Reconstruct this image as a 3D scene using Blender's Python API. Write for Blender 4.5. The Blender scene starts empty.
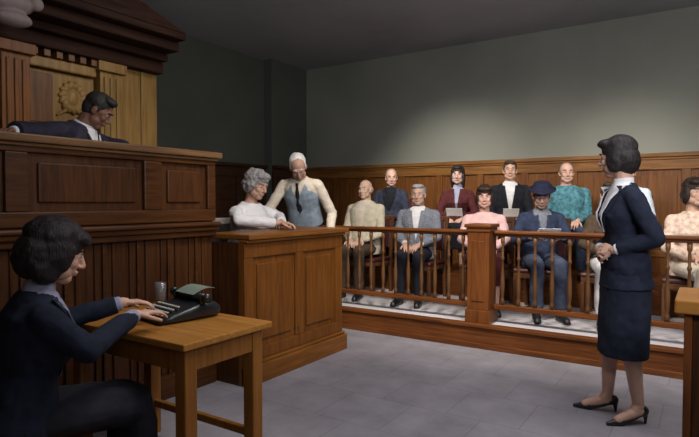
import bpy, bmesh, math, random
from mathutils import Vector, Matrix, noise
random.seed(7)
V = Vector
C = bpy.context.scene.collection
R = math.radians

# ---------------------------------------------------------------- materials
def new_mat(name):
    m = bpy.data.materials.new(name); m.use_nodes = True
    return m, m.node_tree.nodes, m.node_tree.links, m.node_tree.nodes['Principled BSDF']

def wood(name, c1, c2, rough=.42, scale=1.0, axis='Z', spec=.2):
    m, N, L, b = new_mat(name)
    tc = N.new('ShaderNodeTexCoord'); mp = N.new('ShaderNodeMapping')
    s = {'Z': (22, 22, 1.6), 'X': (1.6, 22, 22), 'Y': (22, 1.6, 22)}[axis]
    mp.inputs['Scale'].default_value = [k*scale for k in s]
    L.new(tc.outputs['Object'], mp.inputs['Vector'])
    n1 = N.new('ShaderNodeTexNoise'); n1.inputs['Scale'].default_value = 1.6; n1.inputs['Detail'].default_value = 7; n1.inputs['Distortion'].default_value = .8
    L.new(mp.outputs[0], n1.inputs['Vector'])
    n2 = N.new('ShaderNodeTexNoise'); n2.inputs['Scale'].default_value = 1.3; n2.inputs['Detail'].default_value = 2
    L.new(tc.outputs['Object'], n2.inputs['Vector'])
    mx = N.new('ShaderNodeMath'); mx.operation = 'ADD'
    ms = N.new('ShaderNodeMath'); ms.operation = 'MULTIPLY'; ms.inputs[1].default_value = .5
    L.new(n2.outputs['Fac'], ms.inputs[0]); L.new(n1.outputs['Fac'], mx.inputs[0]); L.new(ms.outputs[0], mx.inputs[1])
    cr = N.new('ShaderNodeValToRGB'); cr.color_ramp.elements[0].position = .52; cr.color_ramp.elements[1].position = .98
    cr.color_ramp.elements[0].color = (*c1, 1); cr.color_ramp.elements[1].color = (*c2, 1)
    L.new(mx.outputs[0], cr.inputs[0]); L.new(cr.outputs[0], b.inputs['Base Color'])
    b.inputs['Roughness'].default_value = rough; b.inputs['Specular IOR Level'].default_value = spec
    bp = N.new('ShaderNodeBump'); bp.inputs['Strength'].default_value = .12; bp.inputs['Distance'].default_value = .004
    L.new(n1.outputs['Fac'], bp.inputs['Height']); L.new(bp.outputs[0], b.inputs['Normal'])
    return m

def cloth(name, c, rough=.9, var=.25, scale=18, bump=.35):
    m, N, L, b = new_mat(name)
    tc = N.new('ShaderNodeTexCoord')
    n1 = N.new('ShaderNodeTexNoise'); n1.inputs['Scale'].default_value = scale; n1.inputs['Detail'].default_value = 4
    L.new(tc.outputs['Object'], n1.inputs['Vector'])
    cr = N.new('ShaderNodeValToRGB')
    cr.color_ramp.elements[0].position = .3; cr.color_ramp.elements[1].position = .7
    cr.color_ramp.elements[0].color = (*[x*(1-var) for x in c], 1); cr.color_ramp.elements[1].color = (*[min(1, x*(1+var)) for x in c], 1)
    L.new(n1.outputs['Fac'], cr.inputs[0]); L.new(cr.outputs[0], b.inputs['Base Color'])
    n2 = N.new('ShaderNodeTexNoise'); n2.inputs['Scale'].default_value = 260
    L.new(tc.outputs['Object'], n2.inputs['Vector'])
    bp = N.new('ShaderNodeBump'); bp.inputs['Strength'].default_value = bump; bp.inputs['Distance'].default_value = .002
    L.new(n2.outputs['Fac'], bp.inputs['Height']); L.new(bp.outputs[0], b.inputs['Normal'])
    b.inputs['Roughness'].default_value = rough; b.inputs['Specular IOR Level'].default_value = .2
    return m

def skin(name, c):
    m, N, L, b = new_mat(name)
    tc = N.new('ShaderNodeTexCoord')
    n1 = N.new('ShaderNodeTexNoise'); n1.inputs['Scale'].default_value = 14; n1.inputs['Detail'].default_value = 5
    L.new(tc.outputs['Object'], n1.inputs['Vector'])
    cr = N.new('ShaderNodeValToRGB'); cr.color_ramp.elements[0].position = .35; cr.color_ramp.elements[1].position = .7
    cr.color_ramp.elements[0].color = (c[0]*.9, c[1]*.8, c[2]*.78, 1); cr.color_ramp.elements[1].color = (*c, 1)
    L.new(n1.outputs['Fac'], cr.inputs[0]); L.new(cr.outputs[0], b.inputs['Base Color'])
    b.inputs['Roughness'].default_value = .55; b.inputs['Specular IOR Level'].default_value = .3
    b.inputs['Subsurface Weight'].default_value = .05
    b.inputs['Subsurface Radius'].default_value = (.02, .008, .004)
    return m

def hairm(name, c):
    m, N, L, b = new_mat(name)
    tc = N.new('ShaderNodeTexCoord'); mp = N.new('ShaderNodeMapping'); mp.inputs['Scale'].default_value = (90, 90, 14)
    L.new(tc.outputs['Object'], mp.inputs['Vector'])
    n1 = N.new('ShaderNodeTexNoise'); n1.inputs['Scale'].default_value = 1.5; n1.inputs['Detail'].default_value = 4; n1.inputs['Distortion'].default_value = 1.2
    L.new(mp.outputs[0], n1.inputs['Vector'])
    cr = N.new('ShaderNodeValToRGB'); cr.color_ramp.elements[0].position = .3; cr.color_ramp.elements[1].position = .75
    cr.color_ramp.elements[0].color = (*[x*.55 for x in c], 1); cr.color_ramp.elements[1].color = (*[min(1, x*1.5) for x in c], 1)
    L.new(n1.outputs['Fac'], cr.inputs[0]); L.new(cr.outputs[0], b.inputs['Base Color'])
    bp = N.new('ShaderNodeBump'); bp.inputs['Strength'].default_value = .7; bp.inputs['Distance'].default_value = .006
    L.new(n1.outputs['Fac'], bp.inputs['Height']); L.new(bp.outputs[0], b.inputs['Normal'])
    b.inputs['Roughness'].default_value = .5; b.inputs['Specular IOR Level'].default_value = .25
    return m

def plain(name, c, rough=.5, metal=0, spec=.5):
    m, N, L, b = new_mat(name)
    tc = N.new('ShaderNodeTexCoord'); n1 = N.new('ShaderNodeTexNoise'); n1.inputs['Scale'].default_value = 9; n1.inputs['Detail'].default_value = 3
    L.new(tc.outputs['Object'], n1.inputs['Vector'])
    cr = N.new('ShaderNodeValToRGB')
    cr.color_ramp.elements[0].color = (*[x*.88 for x in c], 1); cr.color_ramp.elements[1].color = (*[min(1, x*1.1) for x in c], 1)
    L.new(n1.outputs['Fac'], cr.inputs[0]); L.new(cr.outputs[0], b.inputs['Base Color'])
    b.inputs['Roughness'].default_value = rough; b.inputs['Metallic'].default_value = metal; b.inputs['Specular IOR Level'].default_value = spec
    return m

def plaster(name, c, var=.12):
    m, N, L, b = new_mat(name)
    tc = N.new('ShaderNodeTexCoord'); n1 = N.new('ShaderNodeTexNoise'); n1.inputs['Scale'].default_value = .9; n1.inputs['Detail'].default_value = 6
    L.new(tc.outputs['Object'], n1.inputs['Vector'])
    cr = N.new('ShaderNodeValToRGB'); cr.color_ramp.elements[0].position = .3; cr.color_ramp.elements[1].position = .7
    cr.color_ramp.elements[0].color = (*[x*(1-var) for x in c], 1); cr.color_ramp.elements[1].color = (*[x*(1+var) for x in c], 1)
    L.new(n1.outputs['Fac'], cr.inputs[0]); L.new(cr.outputs[0], b.inputs['Base Color'])
    n2 = N.new('ShaderNodeTexNoise'); n2.inputs['Scale'].default_value = 60; n2.inputs['Detail'].default_value = 4
    L.new(tc.outputs['Object'], n2.inputs['Vector'])
    bp = N.new('ShaderNodeBump'); bp.inputs['Strength'].default_value = .15; bp.inputs['Distance'].default_value = .004
    L.new(n2.outputs['Fac'], bp.inputs['Height']); L.new(bp.outputs[0], b.inputs['Normal'])
    b.inputs['Roughness'].default_value = .85; b.inputs['Specular IOR Level'].default_value = .2
    return m

def floor_mat():
    m, N, L, b = new_mat('grey_floor_tiles')
    tc = N.new('ShaderNodeTexCoord')
    br = N.new('ShaderNodeTexBrick'); br.inputs['Scale'].default_value = 1.0
    br.offset = .5; br.inputs['Brick Width'].default_value = .46; br.inputs['Row Height'].default_value = .46
    br.inputs['Mortar Size'].default_value = .006; br.inputs['Mortar Smooth'].default_value = .6
    br.inputs['Color1'].default_value = (.27, .25, .27, 1); br.inputs['Color2'].default_value = (.245, .228, .247, 1); br.inputs['Mortar'].default_value = (.20, .185, .20, 1)
    L.new(tc.outputs['Object'], br.inputs['Vector'])
    n1 = N.new('ShaderNodeTexNoise'); n1.inputs['Scale'].default_value = 3.5; n1.inputs['Detail'].default_value = 8; n1.inputs['Roughness'].default_value = .65
    L.new(tc.outputs['Object'], n1.inputs['Vector'])
    cr = N.new('ShaderNodeValToRGB'); cr.color_ramp.elements[0].position = .3; cr.color_ramp.elements[1].position = .7
    cr.color_ramp.elements[0].color = (.78, .78, .78, 1); cr.color_ramp.elements[1].color = (1.18, 1.18, 1.18, 1)
    L.new(n1.outputs['Fac'], cr.inputs[0])
    mx = N.new('ShaderNodeMix'); mx.data_type = 'RGBA'; mx.blend_type = 'MULTIPLY'; mx.inputs[0].default_value = 1
    L.new(br.outputs['Color'], mx.inputs[6]); L.new(cr.outputs[0], mx.inputs[7]); L.new(mx.outputs[2], b.inputs['Base Color'])
    b.inputs['Roughness'].default_value = .62; b.inputs['Specular IOR Level'].default_value = .3
    return m

M = {}
M['bench'] = wood('dark_oak', (.030, .010, .0035), (.085, .030, .009))
M['bench_h'] = wood('dark_oak_level', (.034, .011, .0035), (.092, .033, .009), axis='Y')
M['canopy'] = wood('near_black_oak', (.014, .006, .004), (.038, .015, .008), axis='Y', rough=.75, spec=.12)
M['rail_pale'] = wood('highlight_oak', (.10, .05, .022), (.19, .10, .045), axis='Y', rough=.3)  # desk top highlight put into the colour, paler than the bench
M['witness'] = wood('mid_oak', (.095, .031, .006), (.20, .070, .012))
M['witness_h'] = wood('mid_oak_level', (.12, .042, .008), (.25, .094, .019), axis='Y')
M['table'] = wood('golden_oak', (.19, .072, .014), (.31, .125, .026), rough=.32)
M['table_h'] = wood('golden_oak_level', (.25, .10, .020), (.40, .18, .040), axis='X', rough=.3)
M['jury'] = wood('red_oak', (.080, .024, .007), (.19, .062, .015))
M['jury_h'] = wood('red_oak_level', (.080, .024, .007), (.19, .063, .016), axis='X')
M['baluster'] = wood('turned_oak', (.07, .030, .012), (.18, .085, .035), rough=.28)
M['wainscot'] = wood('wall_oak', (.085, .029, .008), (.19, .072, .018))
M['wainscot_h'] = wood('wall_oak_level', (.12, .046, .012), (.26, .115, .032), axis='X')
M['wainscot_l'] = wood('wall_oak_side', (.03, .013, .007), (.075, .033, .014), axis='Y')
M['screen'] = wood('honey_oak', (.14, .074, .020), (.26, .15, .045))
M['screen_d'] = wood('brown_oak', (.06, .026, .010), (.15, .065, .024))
M['chair'] = wood('chair_oak', (.07, .028, .012), (.15, .065, .026))
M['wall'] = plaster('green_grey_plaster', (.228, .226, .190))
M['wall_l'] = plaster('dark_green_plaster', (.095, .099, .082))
M['ceiling'] = plaster('grey_ceiling_plaster', (.36, .36, .37))
M['floor'] = floor_mat()
M['platform'] = plaster('pale_platform_floor', (.50, .47, .48), .18)
M['leather'] = plain('dark_red_leather', (.06, .014, .012), .45)
M['leather_k'] = plain('black_leather', (.015, .014, .016), .45)
M['black'] = plain('black_enamel', (.012, .014, .016), .3)
M['key'] = plain('ivory_keys', (.35, .34, .30), .4)
M['paper'] = plain('white_paper', (.85, .83, .80), .8)
M['paper_g'] = plain('green_tinted_paper', (.16, .20, .155), .8)
M['brass'] = plain('aged_brass', (.35, .24, .10), .4, 1)
M['stone'] = plain('pale_carved_stone', (.22, .165, .15), .8)
M['iron'] = plain('dark_iron', (.03, .03, .035), .4, .6)
M['eyew'] = plain('eye_white', (.42, .40, .38), .4)
M['eyed'] = plain('eye_dark', (.02, .013, .01), .2)
M['lip'] = plain('lip_red', (.28, .07, .06), .45)
g, N_, L_, b_ = new_mat('drinking_glass'); b_.inputs['Transmission Weight'].default_value = .9; b_.inputs['Roughness'].default_value = .08; b_.inputs['Base Color'].default_value = (.9, .85, .85, 1); M['glass'] = g

# ---------------------------------------------------------------- mesh helpers
def link(name, bm, mat, parent=None, smooth=False, bevel=0):
    me = bpy.data.meshes.new(name)
    bmesh.ops.recalc_face_normals(bm, faces=bm.faces)
    bm.to_mesh(me); bm.free()
    for m in (mat if isinstance(mat, (list, tuple)) else [mat]): me.materials.append(m)
    if smooth: me.polygons.foreach_set('use_smooth', [True]*len(me.polygons))
    o = bpy.data.objects.new(name, me); C.objects.link(o)
    if parent: o.parent = parent
    if bevel:
        md = o.modifiers.new('bevel', 'BEVEL'); md.width = bevel; md.segments = 2; md.limit_method = 'ANGLE'; md.angle_limit = R(40)
    return o

def tag(o, label=None, cat=None, group=None, kind=None):
    if label: o['label'] = label
    if cat: o['category'] = cat
    if group: o['group'] = group
    if kind: o['kind'] = kind
    return o

def thing(name, label, cat, loc=(0, 0, 0), rz=0, group=None):
    o = bpy.data.objects.new(name, None); C.objects.link(o); o.location = loc; o.rotation_euler = (0, 0, rz)
    o.empty_display_size = .1
    return tag(o, label, cat, group)

def box(bm, a, b):
    x0, y0, z0 = [min(a[i], b[i]) for i in range(3)]; x1, y1, z1 = [max(a[i], b[i]) for i in range(3)]
    v = [bm.verts.new(p) for p in [(x0,y0,z0),(x1,y0,z0),(x1,y1,z0),(x0,y1,z0),(x0,y0,z1),(x1,y0,z1),(x1,y1,z1),(x0,y1,z1)]]
    for f in [(3,2,1,0),(4,5,6,7),(0,1,5,4),(1,2,6,5),(2,3,7,6),(3,0,4,7)]: bm.faces.new([v[i] for i in f])

def BX(*boxes):
    bm = bmesh.new()
    for a, b in boxes: box(bm, a, b)
    return bm

def frame(d):
    d = d.normalized(); u = d.cross(V((0, 0, 1)))
    if u.length < 1e-3: u = V((1, 0, 0))
    u.normalize(); return d, u, d.cross(u).normalized()

def ringloft(bm, rings):
    vs = [[bm.verts.new(p) for p in r] for r in rings]
    n = len(vs[0])
    for a, b in zip(vs, vs[1:]):
        for i in range(n): bm.faces.new((a[i], a[(i+1) % n], b[(i+1) % n], b[i]))
    bm.faces.new(list(reversed(vs[0]))); bm.faces.new(vs[-1])

def cone(bm, p, q, r1, r2, n=14):
    p, q = V(p), V(q); d, u, w = frame(q-p)
    ringloft(bm, [[c + u*(r*math.cos(t)) + w*(r*math.sin(t)) for t in [2*math.pi*i/n for i in range(n)]] for c, r in ((p, r1), (q, r2))])

def ell(bm, c, r, rot=None, n=14):
    if not isinstance(r, (tuple, list)): r = (r, r, r)
    m = Matrix.Translation(V(c)) @ (rot.to_4x4() if rot else Matrix()) @ Matrix.Diagonal((*r, 1))
    v = [m @ V((math.sin(math.pi*(j+.35)/(n+.7-1))*math.cos(2*math.pi*i/n), math.sin(math.pi*(j+.35)/(n+.7-1))*math.sin(2*math.pi*i/n), -math.cos(math.pi*(j+.35)/(n+.7-1)))) for j in range(n) for i in range(n)]
    ringloft(bm, [v[k*n:(k+1)*n] for k in range(n)])

def cap(bm, p, q, r1, r2, n=12):
    cone(bm, p, q, r1, r2, n); ell(bm, p, r1, n=10); ell(bm, q, r2, n=10)

def eloft(bm, secs, n=20, pw=2.3):
    """secs: (centre, half width, half depth, xaxis, yaxis)"""
    rings = []
    for c, a, b, x, y in secs:
        rg = []
        for i in range(n):
            t = 2*math.pi*i/n; ct, st = math.cos(t), math.sin(t)
            rg.append(V(c) + x*(a*math.copysign(abs(ct)**(2/pw), ct)) + y*(b*math.copysign(abs(st)**(2/pw), st)))
        rings.append(rg)
    ringloft(bm, rings)

def lathe(bm, c, prof, n=14):
    rings = [[V(c) + V((r*math.cos(2*math.pi*i/n), r*math.sin(2*math.pi*i/n), z)) for i in range(n)] for r, z in prof]
    ringloft(bm, rings)

TEX = {}
def organic(bm, name, mats, parent, vox=.008, sm=3, disp=0, dsize=.08, post=None, matfn=None):
    """closed overlapping shapes -> one continuous skin"""
    me = bpy.data.meshes.new('t'); bmesh.ops.recalc_face_normals(bm, faces=bm.faces); bm.to_mesh(me); bm.free()
    t = bpy.data.objects.new('t', me); C.objects.link(t)
    md = t.modifiers.new('r', 'REMESH'); md.mode = 'VOXEL'; md.voxel_size = vox; md.use_smooth_shade = True
    if disp:
        if dsize not in TEX:
            x = bpy.data.textures.new('folds', 'CLOUDS'); x.noise_scale = dsize; x.noise_depth = 2; TEX[dsize] = x
        d = t.modifiers.new('d', 'DISPLACE'); d.texture = TEX[dsize]; d.strength = disp; d.mid_level = .5; d.texture_coords = 'LOCAL'
    if sm:
        s = t.modifiers.new('s', 'SMOOTH'); s.iterations = sm; s.factor = .5
    dg = bpy.context.evaluated_depsgraph_get(); dg.update()
    nm = bpy.data.meshes.new_from_object(t.evaluated_get(dg))
    bpy.data.objects.remove(t); bpy.data.meshes.remove(me)
    if post or matfn:
        b = bmesh.new(); b.from_mesh(nm)
        if post: post(b)
        if matfn:
            for f in b.faces: f.material_index = matfn(f.calc_center_median())
        b.to_mesh(nm); b.free()
    nm.name = name; nm.materials.clear()
    for m in (mats if isinstance(mats, (list, tuple)) else [mats]): nm.materials.append(m)
    nm.polygons.foreach_set('use_smooth', [True]*len(nm.polygons))
    o = bpy.data.objects.new(name, nm); C.objects.link(o)
    if parent: o.parent = parent
    return o

# ---------------------------------------------------------------- people
def hand(bm, w, d, n, side, curl=.5, s=1.0, spread=1.0):
    """w wrist, d pointing direction, n palm normal, side +1 thumb on d x n side"""
    d = V(d).normalized(); n = V(n); n = (n - d*n.dot(d)).normalized(); l = d.cross(n)*side
    w = V(w)
    rot = Matrix((l, d, n)).transposed()
    ell(bm, w + d*.048*s, (.036*s, .046*s, .0145*s), rot)
    cone(bm, w - d*.03, w + d*.025, .026*s, .024*s)
    for k, (o, L) in enumerate(((.031, .95), (.0105, 1.06), (-.0105, .98), (-.031, .78))):
        base = w + d*.088*s*(1 - .05*abs(k-1.2)) + l*o*s
        cap(bm, w + d*.03 + l*o*.55*s, base, .0125*s, .0115*s, 10)
        a = 0; p = base; dd = (d + l*o*4*spread).normalized(); r = .0095
        for j, seg in enumerate((.042, .027, .021)):
            a += curl*(.75 if j == 0 else 1.0)
            q = p + (dd*math.cos(a) + n*math.sin(a))*seg*L*s
            cap(bm, p, q, r*s, (r-.0010)*s, 10); p = q; r -= .0010
    p = w + d*.022*s + l*.022*s
    for dv, seg, r in (((.60, .72, .30), .044, .0125), ((.82, .38, .38), .033, .0108), ((.90, .1, .42), .026, .0095)):
        v = (d*dv[0] + l*dv[1] + n*dv[2]).normalized(); q = p + v*seg*s
        cap(bm, p, q, r*s, (r-.001)*s, 10); p = q

MALE = [(-.08, .165, .115), (0, .172, .122), (.10, .160, .115), (.20, .152, .108), (.32, .172, .120), (.41, .176, .108), (.465, .135, .082), (.51, .078, .066)]
FEM = [(-.08, .172, .118), (0, .178, .122), (.10, .150, .105), (.19, .126, .092), (.30, .148, .120), (.39, .152, .098), (.445, .118, .076), (.49, .064, .058)]
SK = {}
def getskin(c):
    k = tuple(c)
    if k not in SK: SK[k] = skin('skin_tone', c)
    return SK[k]

def person(label, loc, rz, seated=True, fem=False, sh=.45, lean=0, turn=0, k=1.0, skin_c=(.55, .33, .23), head=(0, 0, 0),
           arms=None, hair='short', hair_c=(.03, .02, .015), top=None, sleeve='long', shirt=None, vcut=None, legs='trousers', leg_m=None,
           shoe_m=None, tie=None, feet=None, hipz=None, knees=None, vox=.0055, group=None, robe=False, hs=1.0, heels=False, belly=0,
           sleeve_m=None, hemlen=.0, skirt_hem=None, fat=1.0, lapel=None, shoe_dir=None, collar=False):
    root = thing('person', label, 'person', loc, rz, group)
    T0 = FEM if fem else MALE
    hz = hipz if hipz else sh + .10
    H = V((0, 0, hz))
    Rt = Matrix.Rotation(turn, 3, 'Z') @ Matrix.Rotation(-lean, 3, 'X')    # lean forward is +Y
    t = Rt @ V((0, 0, 1)); fx = Rt @ V((1, 0, 0)); fy = Rt @ V((0, 1, 0))
    P = lambda x, y, z: H + fx*x + fy*y + t*(z*k)
    def torso(bm, off, lo=-.08, hi=9, ext=None):
        secs = []
        for (z, a, b) in T0:
            if z < lo-1e-6 or z > hi: continue
            fz = .02 if (fem and abs(z-.30) < .02) else 0
            bb = belly*math.exp(-((z-.12)/.12)**2)
            secs.append((P(0, fz+bb*.5, z), a*fat+off, b*fat+off+bb*.5, fx, fy))
        if ext: secs = ext + secs
        eloft(bm, secs)
    sx = .150 if fem else .172
    sz = .405 if fem else .425
    S = {1: P(sx*fat, -.005, sz), -1: P(-sx*fat, -.005, sz)}
    A = arms or {}
    arm = {}
    for s in (1, -1):
        if s in A: e, w, hd, hn, cu = A[s]
        else: e, w, hd, hn, cu = (.235, .07, sh+.27), (.085, .27, sh+.20), (-.45, 1, -.25), (-.2, 0, -1), .45
        arm[s] = (V((e[0]*(s if s not in A else 1), e[1], e[2])), V((w[0]*(s if s not in A else 1), w[1], w[2])),
                  V((hd[0]*(s if s not in A else 1), hd[1], hd[2])), V((hn[0]*(s if s not in A else 1), hn[1], hn[2])), cu)
    # legs
    if seated:
        hipj = {s: V((.088*s, .01, sh+.088)) for s in (1, -1)}
        kn = knees or {s: V((.105*s, .43, sh+.075)) for s in (1, -1)}
        an = feet or {s: V((.11*s, .44, .085)) for s in (1, -1)}
    else:
        hipj = {s: H + V((.088*s, 0, -.03)) for s in (1, -1)}
        kn = knees or {s: V((.10*s, .02, .50)) for s in (1, -1)}
        an = feet or {s: V((.11*s, 0, .09)) for s in (1, -1)}
    kn = {s: V(kn[s]) for s in kn}; an = {s: V(an[s]) for s in an}
    sd = shoe_dir or {1: V((.12, 1, 0)), -1: V((-.12, 1, 0))}
    # head
    yaw, pitch, roll = head
    Rh = Rt @ Matrix.Rotation(yaw, 3, 'Z') @ Matrix.Rotation(-pitch, 3, 'X') @ Matrix.Rotation(roll, 3, 'Y')
    nb = P(0, -.005, .49)
    neck_top = nb + (t + Rh @ V((0, .25, 1)))*.5*.058
    hc = neck_top + Rh @ V((0, .012, .105))*hs
    HP = lambda x, y, z: hc + Rh @ V((x, y, z))*hs
    bm = bmesh.new()
    torso(bm, -.014)
    nr = .049 if fem else .058
    cap(bm, P(0, -.01, .44), neck_top + Rh @ V((0, -.012, .03)), nr+.008, nr)
    for s in (1, -1):
        e, w, hd, hn, cu = arm[s]
        ell(bm, S[s], .050); cap(bm, S[s], e, .046, .038); cap(bm, e, w, .038, .026)
        cone(bm, P(0, -.005, sz+.01), S[s], .06, .045)
        thumb = -s
        hand(bm, w, hd, hn, thumb, cu, .93 if fem else 1.03)
        cap(bm, hipj[s], kn[s], .072, .054); cap(bm, kn[s], kn[s].lerp(an[s], .35), .052, .053); cap(bm, kn[s].lerp(an[s], .3), an[s], .053, .033)
        d_ = sd[s].normalized()
        cap(bm, an[s], V((an[s].x, an[s].y, max(an[s].z-.03, .04))) + d_*.02, .034, .032)
        cap(bm, V((an[s].x, an[s].y, max(an[s].z-.035, .04))) + d_*.0, V((an[s].x, an[s].y, .032)) + d_*.13, .034, .026)
    # skull, face, jaw, nose, brow, cheeks, lips, ears
    def E(c, r): ell(bm, HP(*c), tuple(x*hs for x in r), Rh, 16)
    E((0, -.014, .036), (.076, .094, .084)); E((0, .022, -.028), (.061, .068, .085)); E((0, .026, .006), (.068, .066, .055))
    E((0, .050, -.088), (.036, .036, .028)); E((.038, .026, -.062), (.030, .044, .036)); E((-.038, .026, -.062), (.030, .044, .036))
    cap(bm, HP(0, .086, .018), HP(0, .108, -.022), .008*hs, .0115*hs); ell(bm, HP(0, .106, -.026), (.013*hs,)*3)
    E((.010, .098, -.030), (.008, .009, .007)); E((-.010, .098, -.030), (.008, .009, .007))
    cap(bm, HP(-.03, .078, .032), HP(.03, .078, .032), .011*hs, .011*hs)
    E((.036, .060, -.022), (.024, .022, .026)); E((-.036, .060, -.022), (.024, .022, .026))
    E((0, .090, -.054), (.022, .010, .006)); E((0, .088, -.064), (.019, .010, .007))
    for s in (1, -1): E((s*.078, -.008, -.006), (.010, .020, .031)); E((s*.074, .002, -.026), (.008, .010, .012))
    eyes = [HP(s*.031, .083, .008) for s in (1, -1)]
    for s in (1, -1): cap(bm, HP(s*.019, .079, .021), HP(s*.044, .072, .019), .0065*hs, .006*hs); cap(bm, HP(s*.022, .079, -.004), HP(s*.042, .073, -.003), .0055*hs, .005*hs)
    fwd = Rh @ V((0, 1, 0))
    gtest = legs in ('bare',)
    def post(b):
        for v in b.verts:
            for ec in eyes:
                q = (v.co-ec).length_squared
                if q < .0016: v.co -= fwd*(.008*math.exp(-q/(.014**2)))
            if v.co.z < .004: v.co.z = .004
    lipc = HP(0, .096, -.058)
    def mf(c):
        q = Rh.transposed() @ (c-lipc)
        return 1 if (abs(q.x)/.024)**2 + (abs(q.z)/.010)**2 < 1 and q.y > -.02 else 0
    organic(bm, 'body', [getskin(skin_c), M['lip']], root, vox, 2, post=post, matfn=mf)
    # eyes and eyebrows
    for s in (1, -1):
        bm = bmesh.new(); ell(bm, HP(s*.031, .0700, .009), .0125*hs, n=14)
        ey = link('eye', bm, M['eyew'], root, True)
        bm = bmesh.new(); ell(bm, HP(s*.031, .0795, .009), .0056*hs, n=10); link('iris', bm, M['eyed'], ey, True)
    bm = bmesh.new()
    for s in (1, -1):
        cap(bm, HP(s*.016, .092, .030), HP(s*.033, .088, .037), .0035*hs, .004*hs, 8); cap(bm, HP(s*.033, .088, .037), HP(s*.049, .074, .031), .004*hs, .0025*hs, 8)
    hm = hairm('hair_colour', hair_c)
    link('eyebrows', bm, hm, root, True)
    # hair
    bm = bmesh.new()
    def Hh(c, r): ell(bm, HP(*c), tuple(x*hs for x in r), Rh, 18)
    hd_ = .012
    if hair in ('short', 'receding'):
        f = .0 if hair == 'short' else .016
        Hh((0, -.024-f, .044), (.083, .097, .084)); Hh((0, -.052, -.005), (.073, .062, .075))
        if hair == 'short': Hh((.02, .03, .100), (.05, .05, .030)); Hh((-.02, .028, .100), (.048, .048, .028))
        for s in (1, -1): Hh((s*.070, -.006, .022), (.012, .030, .042))
    elif hair == 'bald':
        Hh((0, -.060, .000), (.078, .056, .062))
        for s in (1, -1): Hh((s*.066, -.028, .008), (.018, .036, .036))
    elif hair == 'bob':
        Hh((0, -.020, .052), (.090, .105, .090)); Hh((0, -.055, -.02), (.088, .075, .095))
        for s in (1, -1): Hh((s*.072, -.006, -.010), (.024, .052, .082))
        Hh((.02, .05, .092), (.055, .048, .030)); Hh((-.025, .048, .092), (.055, .048, .030))
    elif hair == 'fullbob':
        Hh((0, -.030, .056), (.108, .118, .092)); Hh((0, -.066, -.025), (.110, .090, .105))
        for s in (1, -1): Hh((s*.080, -.006, .000), (.034, .062, .085)); Hh((s*.074, -.030, -.070), (.036, .058, .060))
        Hh((.02, .062, .080), (.062, .046, .034)); Hh((-.025, .062, .080), (.062, .046, .034)); hd_ = .018
    elif hair == 'long':
        Hh((0, -.022, .050), (.090, .102, .088)); Hh((0, -.062, -.04), (.088, .062, .125)); Hh((0, -.068, -.13), (.085, .045, .09))
        for s in (1, -1): Hh((s*.074, -.012, -.045), (.024, .046, .115))
        Hh((.0, .035, .098), (.06, .05, .028))
    elif hair == 'curly':
        Hh((0, -.022, .052), (.100, .112, .092)); Hh((0, -.058, -.008), (.098, .078, .085))
        for s in (1, -1): Hh((s*.080, -.004, .000), (.028, .050, .062))
        Hh((.03, .05, .090), (.05, .045, .034)); Hh((-.03, .05, .092), (.05, .045, .034)); hd_ = .03
    organic(bm, 'hair', hm, root, .006, 2, hd_, .035 if hair == 'curly' else .05)
    # shirt beneath jacket
    if shirt:
        bm = bmesh.new(); torso(bm, .002, lo=0)
        cone(bm, P(0, -.006, .455), P(0, -.004, .525), nr+.016, nr+.010, 18)
        for s in (1, -1):
            e, w = arm[s][:2]
            cone(bm, e.lerp(w, .80), e.lerp(w, .985), .037, .035)
        if sleeve != 'long' or True:
            for s in (1, -1): cap(bm, S[s], e0 := arm[s][0], .050, .042); cap(bm, arm[s][0], arm[s][0].lerp(arm[s][1], .85), .042, .034)
        organic(bm, 'shirt', shirt, root, .007, 2)
    # top garment
    bm = bmesh.new()
    off = .012 if shirt else .004
    ext = None
    if robe: ext = [(V((0, .02, hz-.10)), .26, .20, V((1,0,0)), V((0,1,0)))]
    elif hemlen: ext = [(P(0, 0, -.08) + V((0, 0, -hemlen)), .185*fat+off+.006, .130*fat+off+.006, fx, fy)]
    torso(bm, off, ext=ext)
    for s in (1, -1):
        e, w = arm[s][:2]; wd = 1.5 if robe else 1
        if sleeve == 'none': continue
        ell(bm, S[s], .058*wd**.5)
        cone(bm, P(0, -.006, sz+.012), S[s], .075, .056)
        if sleeve == 'short':
            cone(bm, S[s], S[s].lerp(e, .72), .060, .062)
        else:
            cone(bm, S[s], e, .060*wd**.5, .051*wd); ell(bm, e, .051*wd)
            cone(bm, e, e.lerp(w, .90), .050*wd, .042*wd*1.05)
    def vp(b):
        if not vcut: return
        h0, hw = vcut
        dele = []
        for v in b.verts:
            q = v.co - H; h = q.dot(t)/k; x = q.dot(fx); f = q.dot(fy)
            if f > .02 and h > h0 and abs(x) < hw*((h-h0)/(.47-h0))**.8: dele.append(v)
            elif h > .47 and abs(x) < .085 and f > -.02: dele.append(v)
        bmesh.ops.delete(b, geom=dele, context='VERTS')
    nm = 'robe' if robe else ('jacket' if shirt else 'top')
    tp = organic(bm, nm, top, root, .0075, 3, .016, .07, post=vp)
    if sleeve_m:
        pass
    from mathutils.bvhtree import BVHTree
    if (lapel or tie) :
        bt = BVHTree.FromPolygons([v.co for v in tp.data.vertices], [p.vertices for p in tp.data.polygons])
    def surf(x, h, dflt):
        o_ = P(x, .20, h); r_ = bt.ray_cast(o_, -fy, .19)
        return (r_[0]-H).dot(fy) if r_[0] is not None else dflt
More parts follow.
